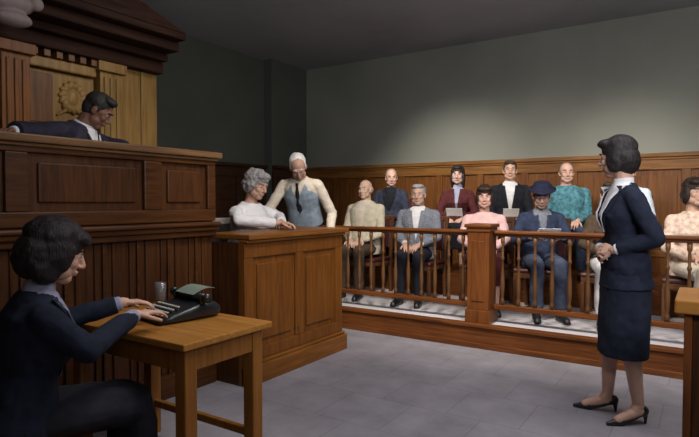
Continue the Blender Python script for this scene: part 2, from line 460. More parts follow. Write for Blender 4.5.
    if lapel and vcut:
        h0, hw = vcut
        for s, kind in [(1, 0), (-1, 0)] + ([(1, 1), (-1, 1)] if collar else []):
            bm = bmesh.new()
            for i in range(7):
                a, b2 = i/7, (i+1)/7
                def pt(u, w_):
                    h = h0 + (.50-h0)*u*.93; x = hw*max(u*1.08, 0)**.8 + w_
                    dep = surf(s*max(x, hw*max(u*1.08, 0)**.8 + .014), h, surf(s*(x+.03), h-.02, .075)) + .003 + (.006 if kind else 0)
                    return P(s*x, dep, h)
                wd_ = (lambda u: .004 + .036*max(0, u-.25)) if kind else (lambda u: .010 + .040*math.sin(min(1, u*1.15)*math.pi*.62))
                n_ = fy*.006
                q = [pt(a, -.004), pt(a, wd_(a)), pt(b2, wd_(b2)), pt(b2, -.004)]
                vs = [bm.verts.new(p) for p in q] + [bm.verts.new(p + n_) for p in q]
                for f in [(3,2,1,0),(4,5,6,7),(0,1,5,4),(1,2,6,5),(2,3,7,6),(3,0,4,7)]: bm.faces.new([vs[j] for j in f])
            link('collar' if kind else 'lapel', bm, shirt if kind else lapel, root)
    if tie:
        bm = bmesh.new()
        zz = [.478, .45, .40, .33, .26, .20, .155]; ww = [.016, .012, .018, .024, .028, .030, .004]
        prev = None; rings = []
        for z, w_ in zip(zz, ww):
            dep = surf(0, z, .075) + .010
            c = P(0, dep, z); rings.append([c - fx*w_, c + fy*.008, c + fx*w_, c - fy*.010])
        ringloft(bm, rings)
        link('tie', bm, tie, root)
    # lower garment
    if legs == 'trousers':
        bm = bmesh.new()
        if seated:
            ell(bm, V((0, -.005, sh+.10)), (.185*fat, .14, .095)); cone(bm, V((-.05, .02, sh+.09)), V((.05, .02, sh+.09)), .08, .08)
        else:
            eloft(bm, [(H + V((0, 0, -.15)), .17*fat, .125, V((1,0,0)), V((0,1,0))), (H + V((0, 0, 0)), .18*fat, .13, fx, fy), (P(0, 0, .07), .168*fat, .122, fx, fy)])
        for s in (1, -1):
            cone(bm, hipj[s], kn[s], .090, .068); ell(bm, kn[s], .068); ell(bm, hipj[s], .088)
            cone(bm, kn[s], kn[s].lerp(an[s], .93), .068, .060)
        organic(bm, 'trousers', leg_m, root, .008, 3, .018, .08)
    elif legs == 'skirt':
        bm = bmesh.new(); X, Y = V((1,0,0)), V((0,1,0))
        if seated:
            Zx = V((0,0,1))
            ell(bm, V((0, -.005, sh+.10)), (.19*fat, .14, .095))
            eloft(bm, [(V((0, -.02, sh+.088)), .19, .088, X, Zx), (V((0, .2, sh+.09)), .195, .088, X, Zx), (V((0, .44, sh+.075)), .185, .080, X, Zx)])
            eloft(bm, [(V((0, .44, sh+.13)), .16, .07, X, Y), (V((0, .45, sh)), .18, .09, X, Y), (V((0, .45, sh-.16)), .185, .09, X, Y)])
        else:
            hm_ = skirt_hem or .42
            eloft(bm, [(V((0, .01, hm_)), .172, .135, X, Y), (V((0, .005, (hm_+hz)/2-.02)), .182, .138, X, Y), (H + V((0, 0, -.06)), .182, .132, X, Y), (P(0, 0, .08), .155, .112, fx, fy)])
        organic(bm, 'skirt', leg_m, root, .008, 3, .012, .09)
    # shoes
    for s in (1, -1):
        bm = bmesh.new(); d_ = sd[s].normalized(); a = an[s]; base = V((a.x, a.y, 0))
        if heels:
            hh = .062
            cap(bm, base - d_*.035 + V((0, 0, hh+.018)), base + d_*.03 + V((0, 0, hh)), .031, .030)
            cap(bm, base + d_*.02 + V((0, 0, hh-.012)), base + d_*.11 + V((0, 0, .024)), .022, .028)
            cap(bm, base + d_*.11 + V((0, 0, .022)), base + d_*.195 + V((0, 0, .014)), .030, .011)
            cone(bm, base - d_*.045 + V((0, 0, hh+.01)), base - d_*.048, .018, .006, 10)
        else:
            cap(bm, base - d_*.035 + V((0, 0, .045)), base + d_*.05 + V((0, 0, .05)), .040, .038)
            cap(bm, base + d_*.05 + V((0, 0, .036)), base + d_*.165 + V((0, 0, .026)), .042, .032)
            cap(bm, base - d_*.04 + V((0, 0, .014)), base + d_*.17 + V((0, 0, .014)), .036, .034)
        def cl(b):
            for v in b.verts:
                if v.co.z < .001: v.co.z = .001
            if heels:   # open court shoe: take the top away
                dl = []
                for v in b.verts:
                    q = v.co-base; u_ = q.dot(d_); topz = (.062+.016) if u_ < .03 else .062+.016 - (u_-.03)*.55
                    if -.028 < u_ < .125 and q.z > topz+.004: dl.append(v)
                bmesh.ops.delete(b, geom=dl, context='VERTS')
        organic(bm, 'shoe', shoe_m or M['leather_k'], root, .005 if heels else .007, 1, post=cl)
    root_info = dict(root=root, HP=HP, P=P, arm=arm, Rh=Rh, H=H, fx=fx, fy=fy, t=t)
    return root_info

# ---------------------------------------------------------------- camera (level with a man's chest, hint of downward tilt)
F = 550
cam = bpy.data.cameras.new('camera'); cam.sensor_width = 36; cam.lens = F/699*36; cam.clip_start = .05
co = bpy.data.objects.new('camera', cam); C.objects.link(co)
co.location = (0, 0, 1.34); co.rotation_euler = (R(90-1.75), 0, R(33.2))
bpy.context.scene.camera = co

# ---------------------------------------------------------------- room shell
def struct(name, bm, mat, bevel=0): return tag(link(name, bm, mat, bevel=bevel), kind='structure')
WX, WY, HC, EX, SY = -6.1, 7.7, 3.64, 4.2, -2.6
struct('floor', BX(((WX-.1, SY-.1, -.1), (EX+.1, WY+.1, 0))), M['floor'])
struct('ceiling', BX(((WX-.1, SY-.1, HC), (EX+.1, WY+.1, HC+.1))), M['ceiling'])
struct('wall_back', BX(((WX, WY, 0), (EX, WY+.1, HC))), M['wall'])
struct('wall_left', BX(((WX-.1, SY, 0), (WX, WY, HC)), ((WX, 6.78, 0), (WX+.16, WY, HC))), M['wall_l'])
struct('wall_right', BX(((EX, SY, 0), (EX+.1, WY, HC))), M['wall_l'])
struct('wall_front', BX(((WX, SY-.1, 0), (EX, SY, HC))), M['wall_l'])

def wainscot_x(name, x0, x1, y, ztop, mat_v, mat_h, step, z0=0.0):
    """panelled dado on a wall facing -Y"""
    bm = bmesh.new(); box(bm, (x0, y-.02, z0), (x1, y, ztop-.05))
    n = max(1, round((x1-x0)/step)); w = (x1-x0)/n
    for i in range(n+1):
        c = x0+i*w; box(bm, (max(x0, c-.05), y-.045, z0+.14), (min(x1, c+.05), y-.018, ztop-.17))
    for i in range(n):
        a, b = x0+i*w+.09, x0+(i+1)*w-.09; box(bm, (a, y-.032, z0+.30), (b, y-.018, ztop-.27))
    struct(name, bm, mat_v, .006)
    bm = bmesh.new()
    box(bm, (x0, y-.05, ztop-.20), (x1, y-.016, ztop-.06)); box(bm, (x0, y-.085, ztop-.05), (x1, y, ztop)); box(bm, (x0, y-.065, ztop-.08), (x1, y-.0, ztop-.05))
    box(bm, (x0, y-.055, z0), (x1, y-.0, z0+.16)); box(bm, (x0, y-.046, (z0+ztop)/2-.3), (x1, y-.018, (z0+ztop)/2-.22))
    return bm
bm = wainscot_x('trim_1', WX+.16, EX, WY, 1.93, M['wainscot'], M['wainscot_h'], .62)
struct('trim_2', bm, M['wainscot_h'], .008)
# side-wall dado (faces +X)
bm = bmesh.new()
for (ya, yb, xo) in ((SY, 6.78, WX), (6.78, WY-.09, WX+.16)):
    box(bm, (xo, ya, 0), (xo+.02, yb, 1.88)); box(bm, (xo, ya, 1.88), (xo+.085, yb, 1.93)); box(bm, (xo, ya, 1.73), (xo+.045, yb, 1.86)); box(bm, (xo, ya, 0), (xo+.05, yb, .16))
    n = max(1, round((yb-ya)/.62))
    for i in range(n+1):
        c = ya+(yb-ya)*i/n; box(bm, (xo, max(ya, c-.05), .14), (xo+.045, min(yb, c+.05), 1.75))
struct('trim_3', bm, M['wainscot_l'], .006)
# ---------------------------------------------------------------- judge's bench (front faces +X)
BF = -3.05; BE = 2.86
jb = thing('judge_bench', 'tall dark panelled judge bench running along the left', 'judge bench', (BF, 0, 0))
def loc(bm): bmesh.ops.translate(bm, verts=bm.verts, vec=(-BF, 0, 0)); return bm
Y0 = -1.2
link('carcass', loc(BX(((BF-.10, Y0, 1.18), (BF-.03, BE, 1.655)), ((BF-1.15, BE-.08, .001), (BF-.09, BE-.02, 1.655)))), M['bench'], jb)
bm = bmesh.new()
stiles = [(-1.2, -1.08), (-.35, -.23), (.48, .60), (1.41, 1.53), (2.25, 2.385), (2.785, 2.86)]
for a, b in stiles: box(bm, (BF-.03, a, 1.285), (BF-.001, b, 1.605))
box(bm, (BF-.03, Y0, 1.20), (BF, BE-.0, 1.285)); box(bm, (BF-.03, Y0, 1.605), (BF, BE, 1.654))
box(bm, (BF-.09, BE-.0195, 1.196), (BF-.0305, BE-.001, 1.654))
link('panel_frame', loc(bm), M['bench_h'], jb, bevel=.008)
for (a, b), (c, d) in zip(stiles, stiles[1:]):
    link('raised_panel', loc(BX(((BF-.028, b+.055, 1.335), (BF-.012, c-.055, 1.555)))), M['bench'], jb, bevel=.01)
link('desk_top', loc(BX(((BF-.52, Y0, 1.655), (BF+.045, BE+.03, 1.70)), ((BF-.03, Y0, 1.635), (BF+.022, BE+.012, 1.655)))), M['rail_pale'], jb, bevel=.01)
link('cornice', loc(BX(((BF-.10, Y0, 1.165), (BF+.06, BE+.0, 1.195)), ((BF-.10, Y0, 1.13), (BF+.035, BE, 1.165)), ((BF-.1, Y0, 1.09), (BF+.01, BE, 1.13)))), M['bench_h'], jb, bevel=.012)
bm = bmesh.new()
y = Y0
while y < BE-.01:
    box(bm, (BF-.07, y+.004, .16), (BF-.045, min(y+.112, BE), 1.09)); y += .12
box(bm, (BF-.08, Y0, 0.0), (BF-.058, BE, 1.09))
link('board_front', loc(bm), M['bench'], jb, bevel=.006)
bm = bmesh.new()
y = Y0+.06
while y < BE: box(bm, (BF-.046, y-.012, .16), (BF-.028, y+.012, 1.09)); y += .24
link('batten', loc(bm), M['bench_h'], jb, bevel=.004)
link('plinth', loc(BX(((BF-.08, Y0, 0), (BF+.0, BE, .16)))), M['bench_h'], jb, bevel=.01)

tag(link('judge_platform', BX(((-4.75, -1.2, 0), (BF-.09, BE-.09, .86))), M['bench_h']), 'raised wooden floor behind the tall judge bench', 'platform')

# panelled screen and canopy behind the judge
SX = -4.30
sc = thing('judge_screen', 'honey oak screen with dark canopy standing behind the judge', 'screen', (SX, 0, .86))
def ls(bm): bmesh.ops.translate(bm, verts=bm.verts, vec=(-SX, 0, -.86)); return bm
link('back_board', ls(BX(((SX-.08, -1.0, .861), (SX-.02, 2.75, 2.56)))), M['screen_d'], sc)
link('end_panel', ls(BX(((SX-.06, 2.75, .861), (SX+.02, 3.30, 2.56)), )), M['screen'], sc, bevel=.01)
bm = bmesh.new()
for a in (2.86, 3.12): box(bm, (SX+.02, a, 1.2), (SX+.035, a+.04, 2.5))
link('bead', ls(bm), M['screen'], sc, bevel=.005)
for yc in (2.04, 2.80, 1.0):
    bm = bmesh.new(); box(bm, (SX-.02, yc-.13, .861), (SX+.10, yc+.13, 1.1)); box(bm, (SX-.02, yc-.10, 1.1), (SX+.075, yc+.10, 2.42)); box(bm, (SX-.02, yc-.13, 2.42), (SX+.11, yc+.13, 2.50))
    for dy in (-.055, 0, .055): box(bm, (SX+.075, yc+dy-.015, 1.16), (SX+.088, yc+dy+.015, 2.38))
    link('pilaster', ls(bm), M['witness'] if yc == 2.04 else M['screen'], sc, bevel=.008)
link('moulding', ls(BX(((SX-.0, 1.45, 2.36), (SX+.06, 2.68, 2.44)))), M['screen'], sc, bevel=.012)
link('moulding', ls(BX(((SX-.0, 1.45, 1.55), (SX+.05, 2.68, 1.62)))), M['screen'], sc, bevel=.012)
# tan panel, dark slab painting a hollow's shade, carved foliage between the pilasters
link('tan_panel', ls(BX(((SX-.02, 1.50, 1.66), (SX+.006, 2.68, 2.35)))), M['screen'], sc)
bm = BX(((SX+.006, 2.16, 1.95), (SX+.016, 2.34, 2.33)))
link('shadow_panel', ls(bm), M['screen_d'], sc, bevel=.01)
bm = bmesh.new(); rr = random.Random(5)
for i in range(16):
    t_ = i/15*2*math.pi
    ell(bm, (SX+.012, 2.50 + .085*math.cos(t_), 2.17 + .10*math.sin(t_)), (.024, .042, .022), Matrix.Rotation(t_+.6, 3, 'X'), 10)
ell(bm, (SX+.008, 2.50, 2.17), (.030, .055, .075), n=12)
for sg in (-1, 1): cap(bm, (SX+.01, 2.50+sg*.05, 2.07), (SX+.01, 2.50+sg*.13, 2.02), .018, .010)
organic(ls(bm), 'carved_cartouche', M['screen'], sc, .006, 1)
for i in range(13):
    yy = 1.48 + i*.095
    link('dentil', ls(BX(((SX-.0, yy, 2.445), (SX+.085, yy+.05, 2.498)))), M['screen_d'], sc, bevel=.004)
# entablature and raking pediment
bm = bmesh.new()
for (x, z0, z1, ye) in ((.12, 2.50, 2.60, 3.30), (.20, 2.60, 2.66, 3.29), (.36, 2.66, 2.74, 3.28), (.46, 2.74, 2.80, 3.27)): box(bm, (SX-.3, -1.0, z0), (SX+x, ye, z1))
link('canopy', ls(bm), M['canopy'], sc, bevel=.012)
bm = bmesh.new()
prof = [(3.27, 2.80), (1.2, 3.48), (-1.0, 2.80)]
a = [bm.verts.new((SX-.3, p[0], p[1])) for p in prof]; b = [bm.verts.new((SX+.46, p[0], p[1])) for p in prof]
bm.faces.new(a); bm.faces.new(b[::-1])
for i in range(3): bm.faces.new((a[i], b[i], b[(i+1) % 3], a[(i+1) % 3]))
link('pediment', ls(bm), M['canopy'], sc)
# pale carved bracket on the canopy at the far left
bm = bmesh.new()
cx, cy, cz = SX+.56, 1.76, 2.60
ell(bm, (cx, cy, cz), (.10, .16, .07)); ell(bm, (cx+.02, cy+.02, cz-.10), (.08, .12, .05)); ell(bm, (cx+.02, cy-.01, cz+.10), (.10, .13, .06))
for i in range(7):
    an_ = i/6*math.pi; ell(bm, (cx+.06, cy+.15*math.cos(an_), cz+.02+.14*math.sin(an_)), (.04, .045, .045))
cap(bm, (SX+.36, cy, cz+.1), (cx, cy, cz+.05), .05, .06)
organic(ls(bm), 'carved_boss', M['stone'], sc, .01, 1)

# ---------------------------------------------------------------- witness box
WF, WN, WFAR = -2.78, 2.875, 4.13
wb = thing('witness_box', 'panelled oak witness box beside the judge bench', 'witness box', (WF, WN, 0))
def lw(bm): bmesh.ops.translate(bm, verts=bm.verts, vec=(-WF, -WN, 0)); return bm
def wpanel(y0, y1):
    bm = bmesh.new()
    box(bm, (WF-.05, y0, .12), (WF-.02, y1, 1.03))
    return bm
link('front_board', lw(BX(((WF-.06, WN, .0), (WF-.02, WFAR, 1.04)))), M['witness'], wb)
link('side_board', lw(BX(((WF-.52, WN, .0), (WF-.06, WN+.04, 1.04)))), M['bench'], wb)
link('side_board', lw(BX(((WF-1.2, WFAR-.04, .0), (WF-.06, WFAR, 1.04)))), M['witness'], wb)
bm = bmesh.new()
for a, b in ((WN, WN+.09), (3.46, 3.56), (WFAR-.10, WFAR)): box(bm, (WF-.02, a, .26), (WF-.001, b, .93))
box(bm, (WF-.02, WN, .93), (WF, WFAR, 1.039)); box(bm, (WF-.02, WN, .166), (WF, WFAR, .26))
link('panel_frame', lw(bm), M['witness'], wb, bevel=.006)
for a, b in ((WN+.09, 3.46), (3.56, WFAR-.10)):
    link('raised_panel', lw(BX(((WF-.02, a+.05, .31), (WF-.006, b-.05, .88)))), M['witness'], wb, bevel=.01)
link('plinth', lw(BX(((WF-.04, WN, 0), (WF+.035, WFAR+.03, .14)), ((WF-.04, WN, .14), (WF+.018, WFAR+.015, .165)))), M['witness_h'], wb, bevel=.008)
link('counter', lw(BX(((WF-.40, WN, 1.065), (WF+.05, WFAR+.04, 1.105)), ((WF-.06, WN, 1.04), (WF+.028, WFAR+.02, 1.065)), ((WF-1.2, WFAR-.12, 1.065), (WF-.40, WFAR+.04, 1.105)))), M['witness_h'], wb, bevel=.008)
tag(link('witness_platform', BX(((-4.3, BE+.06, 0), (WF-.07, 4.085, .30))), M['bench_h']), 'raised floor inside the witness box', 'platform')
tag(link('bailiff_step', BX(((-4.3, 4.14, 0), (-3.32, 4.77, .17))), M['bench_h']), 'wooden step behind the far side of the witness box', 'step')

# ---------------------------------------------------------------- jury box
JX0, JX1 = -4.2, 2.6
JF = 4.82
jp = thing('jury_platform', 'low wooden kerb and pale raised floor of the jury box', 'platform', (JX0, JF, 0))
def lj(bm): bmesh.ops.translate(bm, verts=bm.verts, vec=(-JX0, -JF, 0)); return bm
link('lower_step', lj(BX(((JX0, JF+.05, 0), (JX1, 6.18, .215)))), M['platform'], jp)
link('kerb', lj(BX(((JX0, JF, 0), (JX1, JF+.05, .19)), ((JX0, JF-.02, .19), (JX1, JF+.07, .222)), ((JX0, JF-.015, 0), (JX1, JF+.0, .05)))), M['jury_h'], jp, bevel=.006)
link('upper_step', lj(BX(((JX0, 6.18, 0), (JX1, WY-.06, .47)))), M['jury_h'], jp)

jr = thing('jury_railing', 'turned oak railing in front of the seated jury', 'railing', (JX0, 5.0, .222))
def lr(bm): bmesh.ops.translate(bm, verts=bm.verts, vec=(-JX0, -5.0, -.222)); return bm
segs = [(-4.1, -1.895), (-1.659, .83), (1.07, 2.5)]
for a, b in segs:
    link('top_rail', lr(BX(((a, 4.955, 1.045), (b, 5.045, 1.075)), ((a, 4.975, 1.02), (b, 5.025, 1.045)))), M['jury_h'], jr, bevel=.008)
    link('bottom_rail', lr(BX(((a, 4.968, .345), (b, 5.032, .39)))), M['jury_h'], jr, bevel=.006)
    n = round((b-a)/.150)
    bp = None
    for i in range(n):
        x = a + (b-a)*(i+.5)/n
        if bp is None:
            bm = bmesh.new()
            lathe(bm, (0, 0, 0), [(.019, .38), (.019, .44), (.011, .455), (.016, .475), (.021, .56), (.0205, .62), (.013, .72), (.010, .80), (.017, .81), (.017, .83), (.010, .84), (.013, .90), (.011, .95), (.019, .965), (.019, 1.02)], 10)
            bmesh.ops.translate(bm, verts=bm.verts, vec=(0, 0, -.222))
            bp = link('baluster', bm, M['baluster'], jr, True); bp.location = (x-JX0, 0, 0)
        else:
            c = bp.copy(); C.objects.link(c); c.parent = jr; c.location = (x-JX0, 0, 0)
for xc in (-1.777, .95):
    w = .118
    bm = BX(((xc-w, 4.86, .222), (xc+w, 5.10, .34)), ((xc-w+.015, 4.875, .34), (xc+w-.015, 5.085, 1.06)), ((xc-.06, 4.867, .42), (xc+.06, 4.876, .98)))
    p = link('newel_post', lr(bm), M['jury'], jr, bevel=.006)
    link('post_cap', lr(BX(((xc-w-.01, 4.85, 1.10), (xc+w+.01, 5.11, 1.135)), ((xc-w+.005, 4.865, 1.06), (xc+w-.005, 5.095, 1.10)))), M['jury_h'], p, bevel=.01)

# ---------------------------------------------------------------- chairs
def chair(name, label, loc, rz, group=None, sh=.45, mat=None, seatm=None, bh=.92, w=.23, arms=False, slat=False):
    mat = mat or M['chair']; seatm = seatm or M['leather']
    c = thing(name, label, 'chair', loc, rz, group)
    link('seat', BX(((-w, -.20, sh-.05), (w, .22, sh-.004))), seatm, c, bevel=.018)
    link('seat_frame', BX(((-w+.01, -.20, sh-.10), (w-.01, .215, sh-.052))), mat, c, bevel=.005)
    for sx_ in (-1, 1):
        link('leg', BX(((sx_*(w-.045), .175, 0), (sx_*(w-.005), .215, sh-.1))), mat, c, bevel=.005)
        bm = bmesh.new(); X, Y = V((1,0,0)), V((0,1,0))
        eloft(bm, [(V((sx_*(w-.022), -.24, 0)), .02, .022, X, Y), (V((sx_*(w-.022), -.225, sh-.05)), .02, .024, X, Y), (V((sx_*(w-.022), -.30, bh)), .018, .02, X, Y)], 8, 6)
        link('leg', bm, mat, c)
    bm = bmesh.new()
    def ay(z): return -.225 - .075*(z-sh)/(bh-sh)
    if slat:
        for z0 in (sh+.14, sh+.28, bh-.09):
            y_ = ay(z0+.03); box(bm, (-w+.04, y_-.010, z0), (w-.04, y_+.010, z0+.06))
        link('back_slat', bm, mat, c, bevel=.004)
    else:
        a = [bm.verts.new(p) for p in ((-w+.04, ay(sh+.1)-.012, sh+.1), (w-.04, ay(sh+.1)-.012, sh+.1), (w-.04, ay(bh)-.012, bh-.03), (-w+.04, ay(bh)-.012, bh-.03))]
        b = [bm.verts.new(v.co + V((0, .032, 0))) for v in a]
        bm.faces.new(a); bm.faces.new(b[::-1])
        for i in range(4): bm.faces.new((a[i], b[i], b[(i+1) % 4], a[(i+1) % 4]))
        link('backrest', bm, seatm, c, bevel=.01)
        link('crest_rail', BX(((-w, ay(bh)-.022, bh-.03), (w, ay(bh)+.022, bh+.03))), mat, c, bevel=.012)
    if arms:
        for sx_ in (-1, 1):
            a = link('armrest', BX(((sx_*(w-.02), -.25, sh+.21), (sx_*(w+.035), .17, sh+.24))), mat, c, bevel=.008)
            link('arm_post', BX(((sx_*(w-.01), .12, sh-.06), (sx_*(w+.02), .15, sh+.21))), mat, a, bevel=.004)
    return c

# ---------------------------------------------------------------- reporter's table and things on it
TZ = .74
tb = thing('wooden_table', 'small golden oak table holding the typing machine', 'table', (-2.28, 1.835, 0))
tx0, tx1, ty0, ty1 = -2.76, -1.83, 1.53, 2.09
def lt(bm): bmesh.ops.translate(bm, verts=bm.verts, vec=(2.28, -1.835, 0)); return bm
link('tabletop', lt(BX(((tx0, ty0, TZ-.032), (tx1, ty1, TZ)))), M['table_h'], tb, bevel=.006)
for a, b in (((tx0+.06, ty0+.045, .60), (tx1-.06, ty0+.07, TZ-.033)), ((tx0+.06, ty1-.07, .60), (tx1-.06, ty1-.045, TZ-.033)),
             ((tx0+.045, ty0+.06, .60), (tx0+.07, ty1-.06, TZ-.033)), ((tx1-.07, ty0+.06, .60), (tx1-.045, ty1-.06, TZ-.033))):
    link('apron', lt(BX((a, b))), M['table'], tb, bevel=.004)
for x in (tx0+.07, tx1-.07):
    for y in (ty0+.07, ty1-.07):
        link('leg', lt(BX(((x-.034, y-.034, 0), (x+.034, y+.034, TZ-.033)))), M['table'], tb, bevel=.006)
link('stretcher', lt(BX(((tx0+.09, ty1-.085, .16), (tx1-.09, ty1-.055, .20)))), M['table'], tb, bevel=.004)

ty = thing('typing_machine', 'black court typing machine on the oak table', 'typewriter', (-2.30, 1.88, TZ+.001), R(-10)); ty.scale = (.80, .80, .80)
bm = bmesh.new()
X, Y, Z = V((1,0,0)), V((0,1,0)), V((0,0,1))
eloft(bm, [(V((0, -.20, .018)), .165, .016, X, Z), (V((0, -.12, .030)), .175, .029, X, Z), (V((0, .0, .045)), .18, .044, X, Z), (V((0, .10, .058)), .18, .057, X, Z), (V((0, .20, .050)), .17, .049, X, Z), (V((0, .23, .040)), .15, .036, X, Z)], 24, 5)
link('casing', bm, M['black'], ty, True)
for row in range(4):
    for i in range(9):
        bm = bmesh.new(); z = .048 + row*.014
        lathe(bm, (-.128+i*.030+row*.006, -.165+row*.034, 0), [(.003, z-.03), (.003, z), (.0115, z), (.0115, z+.006), (.009, z+.008)], 10)
        link('key', bm, M['key'], ty, True)
bm = bmesh.new(); cone(bm, (-.19, .10, .135), (.19, .10, .135), .024, .024, 18); cone(bm, (-.215, .10, .135), (-.19, .10, .135), .03, .03, 14); cone(bm, (.19, .10, .135), (.215, .10, .135), .03, .03, 14)
box(bm, (-.17, .07, .09), (-.15, .13, .14)); box(bm, (.15, .07, .09), (.17, .13, .14))
link('roller', bm, M['black'], ty, True)
bm = bmesh.new()
rings = []
for i in range(9):
    a = i/8; yy = .055 + .16*a; zz = .150 + .035*math.sin(a*2.2)
    rings.append([V((-.11, yy, zz)), V((.11, yy, zz)), V((.11, yy, zz+.003)), V((-.11, yy, zz+.003))])
ringloft(bm, rings); tag(link('paper_sheet', bm, M['paper_g'], ty), 'greenish paper in the roller')

gl = bmesh.new()
prof = [(.026, 0), (.032, .13), (.030, .13), (.0245, .006)]
n = 20
rg = [[gl.verts.new((r*math.cos(2*math.pi*i/n), r*math.sin(2*math.pi*i/n), z)) for i in range(n)] for r, z in prof]
for a, b in zip(rg, rg[1:]):
    for i in range(n): gl.faces.new((a[i], a[(i+1) % n], b[(i+1) % n], b[i]))
gl.faces.new(rg[0][::-1]); gl.faces.new(rg[-1])
o = link('drinking_glass', gl, M['glass'], None, True); o.location = (-2.66, 2.06, TZ+.001); tag(o, 'clear drinking glass standing behind the typing machine', 'glass')

# ---------------------------------------------------------------- lectern at the right edge
lc = thing('lectern', 'dark wooden lectern with tan top at the right edge', 'lectern', (.14, 2.92, 0))
def ll(bm): bmesh.ops.translate(bm, verts=bm.verts, vec=(-.14, -2.92, 0)); return bm
link('top_board', ll(BX(((-.118, 2.70, .865), (.42, 3.12, .925)))), M['table_h'], lc, bevel=.008)
link('cabinet', ll(BX(((-.055, 2.735, .06), (.38, 3.08, .865)))), M['bench'], lc, bevel=.006)
link('corner_post', ll(BX(((-.082, 2.72, .0), (-.052, 2.76, .864)))), M['jury'], lc, bevel=.004)
link('plinth', ll(BX(((-.05, 2.73, .0), (.39, 3.09, .06)))), M['bench_h'], lc, bevel=.004)

# ---------------------------------------------------------------- cloth palette
navy = cloth('navy_wool', (.012, .015, .028)); navy2 = cloth('navy_skirt_wool', (.016, .020, .034)); charcoal = cloth('charcoal_wool', (.014, .014, .020))
white = cloth('white_cotton', (.62, .60, .60), var=.08); cream = cloth('cream_cotton', (.58, .50, .40), var=.1); beige = cloth('beige_linen', (.50, .44, .33), var=.12)
grey = cloth('grey_tweed', (.17, .18, .21), var=.3, scale=60); bluegrey = cloth('blue_grey_cloth', (.19, .23, .27), var=.2)
pink = cloth('pink_cotton', (.66, .42, .40), var=.12); darkblue = cloth('dark_blue_cloth', (.030, .040, .075), var=.3); teal = cloth('teal_shirt', (.055, .15, .18), var=.5, scale=26)
maroon = cloth('maroon_wool', (.065, .014, .015), var=.25); black = cloth('black_cloth', (.012, .012, .016)); robe_m = cloth('black_robe', (.020, .017, .030), rough=.7)
peach = cloth('peach_blouse', (.62, .46, .36), var=.3, scale=34); lightblue = cloth('pale_blue_shirt', (.50, .56, .62), var=.08); brownc = cloth('brown_cloth', (.07, .045, .03))
denim = cloth('blue_denim', (.05, .06, .095)); tan = cloth('tan_cotton', (.36, .28, .19)); olive = cloth('dark_olive', (.03, .03, .022))
lilac = cloth('grey_lilac_blouse', (.26, .26, .34), var=.1)

# ---------------------------------------------------------------- typist
TL = (-2.30, 1.09, 0)
chair('wooden_chair', 'pale wooden chair under the typist at the left edge', (-2.235, 1.085, 0), R(-12), sh=.37, mat=M['table'], seatm=M['table_h'], slat=True, bh=.90, w=.27)
person('woman typist in dark navy suit seated at the oak table', TL, R(-16), fem=True, sh=.37, lean=R(10), k=1.05, skin_c=(.56, .34, .24), head=(R(-6), R(10), 0),
       arms={1: ((.235, .20, .76), (.02, .46, .83), (-.25, 1, .05), (0, -.1, -1), .32), -1: ((-.25, .22, .79), (-.195, .48, .855), (.05, 1, -.05), (0, -.1, -1), .32)},
       hair='fullbob', hair_c=(.018, .013, .014), top=navy, shirt=lilac, vcut=(.16, .085), lapel=navy2, collar=True, legs='skirt', leg_m=charcoal, heels=True, vox=.0045, hemlen=.02, hs=1.02, fat=1.12)

# ---------------------------------------------------------------- standing attorney
person('woman in dark navy skirt suit standing before the jury', (-.425, 3.745, 0), R(116), seated=False, fem=True, hipz=.96, lean=R(3), k=1.0, skin_c=(.60, .38, .28), head=(R(-38), R(4), 0),
       arms={-1: ((-.225, -.085, 1.13), (-.10, .10, 1.05), (.8, .5, .05), (.3, -.6, -.4), .5), 1: ((.215, -.03, 1.13), (.07, .135, 1.04), (-1, .25, 0), (-.1, -.9, -.3), .6)},
       hair='bob', hair_c=(.016, .012, .012), top=navy, shirt=white, vcut=(.20, .085), lapel=navy, collar=True, legs='skirt', leg_m=navy2, skirt_hem=.40, heels=True,
       knees={1: (.085, .05, .52), -1: (-.085, .0, .52)}, feet={1: (.105, .06, .115), -1: (-.085, -.055, .115)}, shoe_dir={1: V((.28, 1, 0)), -1: V((-.24, 1, 0))},
       vox=.0045, hemlen=.06, fat=.98)

# ---------------------------------------------------------------- witness
chair('witness_chair', 'dark chair with pale frame behind the witness', (-3.50, 3.56, .30), R(-88), mat=plain('pale_chair_paint', (.42, .38, .36), .6), seatm=M['leather_k'], bh=.86)
person('grey haired woman in white blouse seated in the witness box', (-3.43, 3.55, .30), R(-84), fem=True, sh=.45, lean=R(9), turn=R(0), skin_c=(.46, .28, .20), head=(R(-4), R(10), 0),
       arms={-1: ((-.29, .17, .90), (-.03, .37, .86), (.55, 1, 0), (0, 0, -1), .4), 1: ((.29, .17, .89), (.05, .40, .86), (-.6, 1, 0), (0, 0, -1), .5)},
       hair='curly', hair_c=(.23, .21, .21), top=white, legs='skirt', leg_m=charcoal, k=1.0, fat=1.27)

# ---------------------------------------------------------------- bailiff
B = person('white haired officer in pale shirt leaning over the witness box', (-3.49, 4.50, .17), R(-160), seated=False, hipz=.95, lean=R(22), skin_c=(.42, .26, .19), head=(R(18), R(24), 0),
       arms={1: ((.31, .22, 1.10), (.14, .36, .985), (-.3, .8, -.1), (0, -.1, -1), .4), -1: ((-.29, .02, 1.06), (-.30, .12, .86), (0, .4, -1), (1, 0, 0), .5)},
       hair='receding', hair_c=(.62, .60, .56), top=cream, sleeve='long', leg_m=charcoal, tie=black, k=.98)
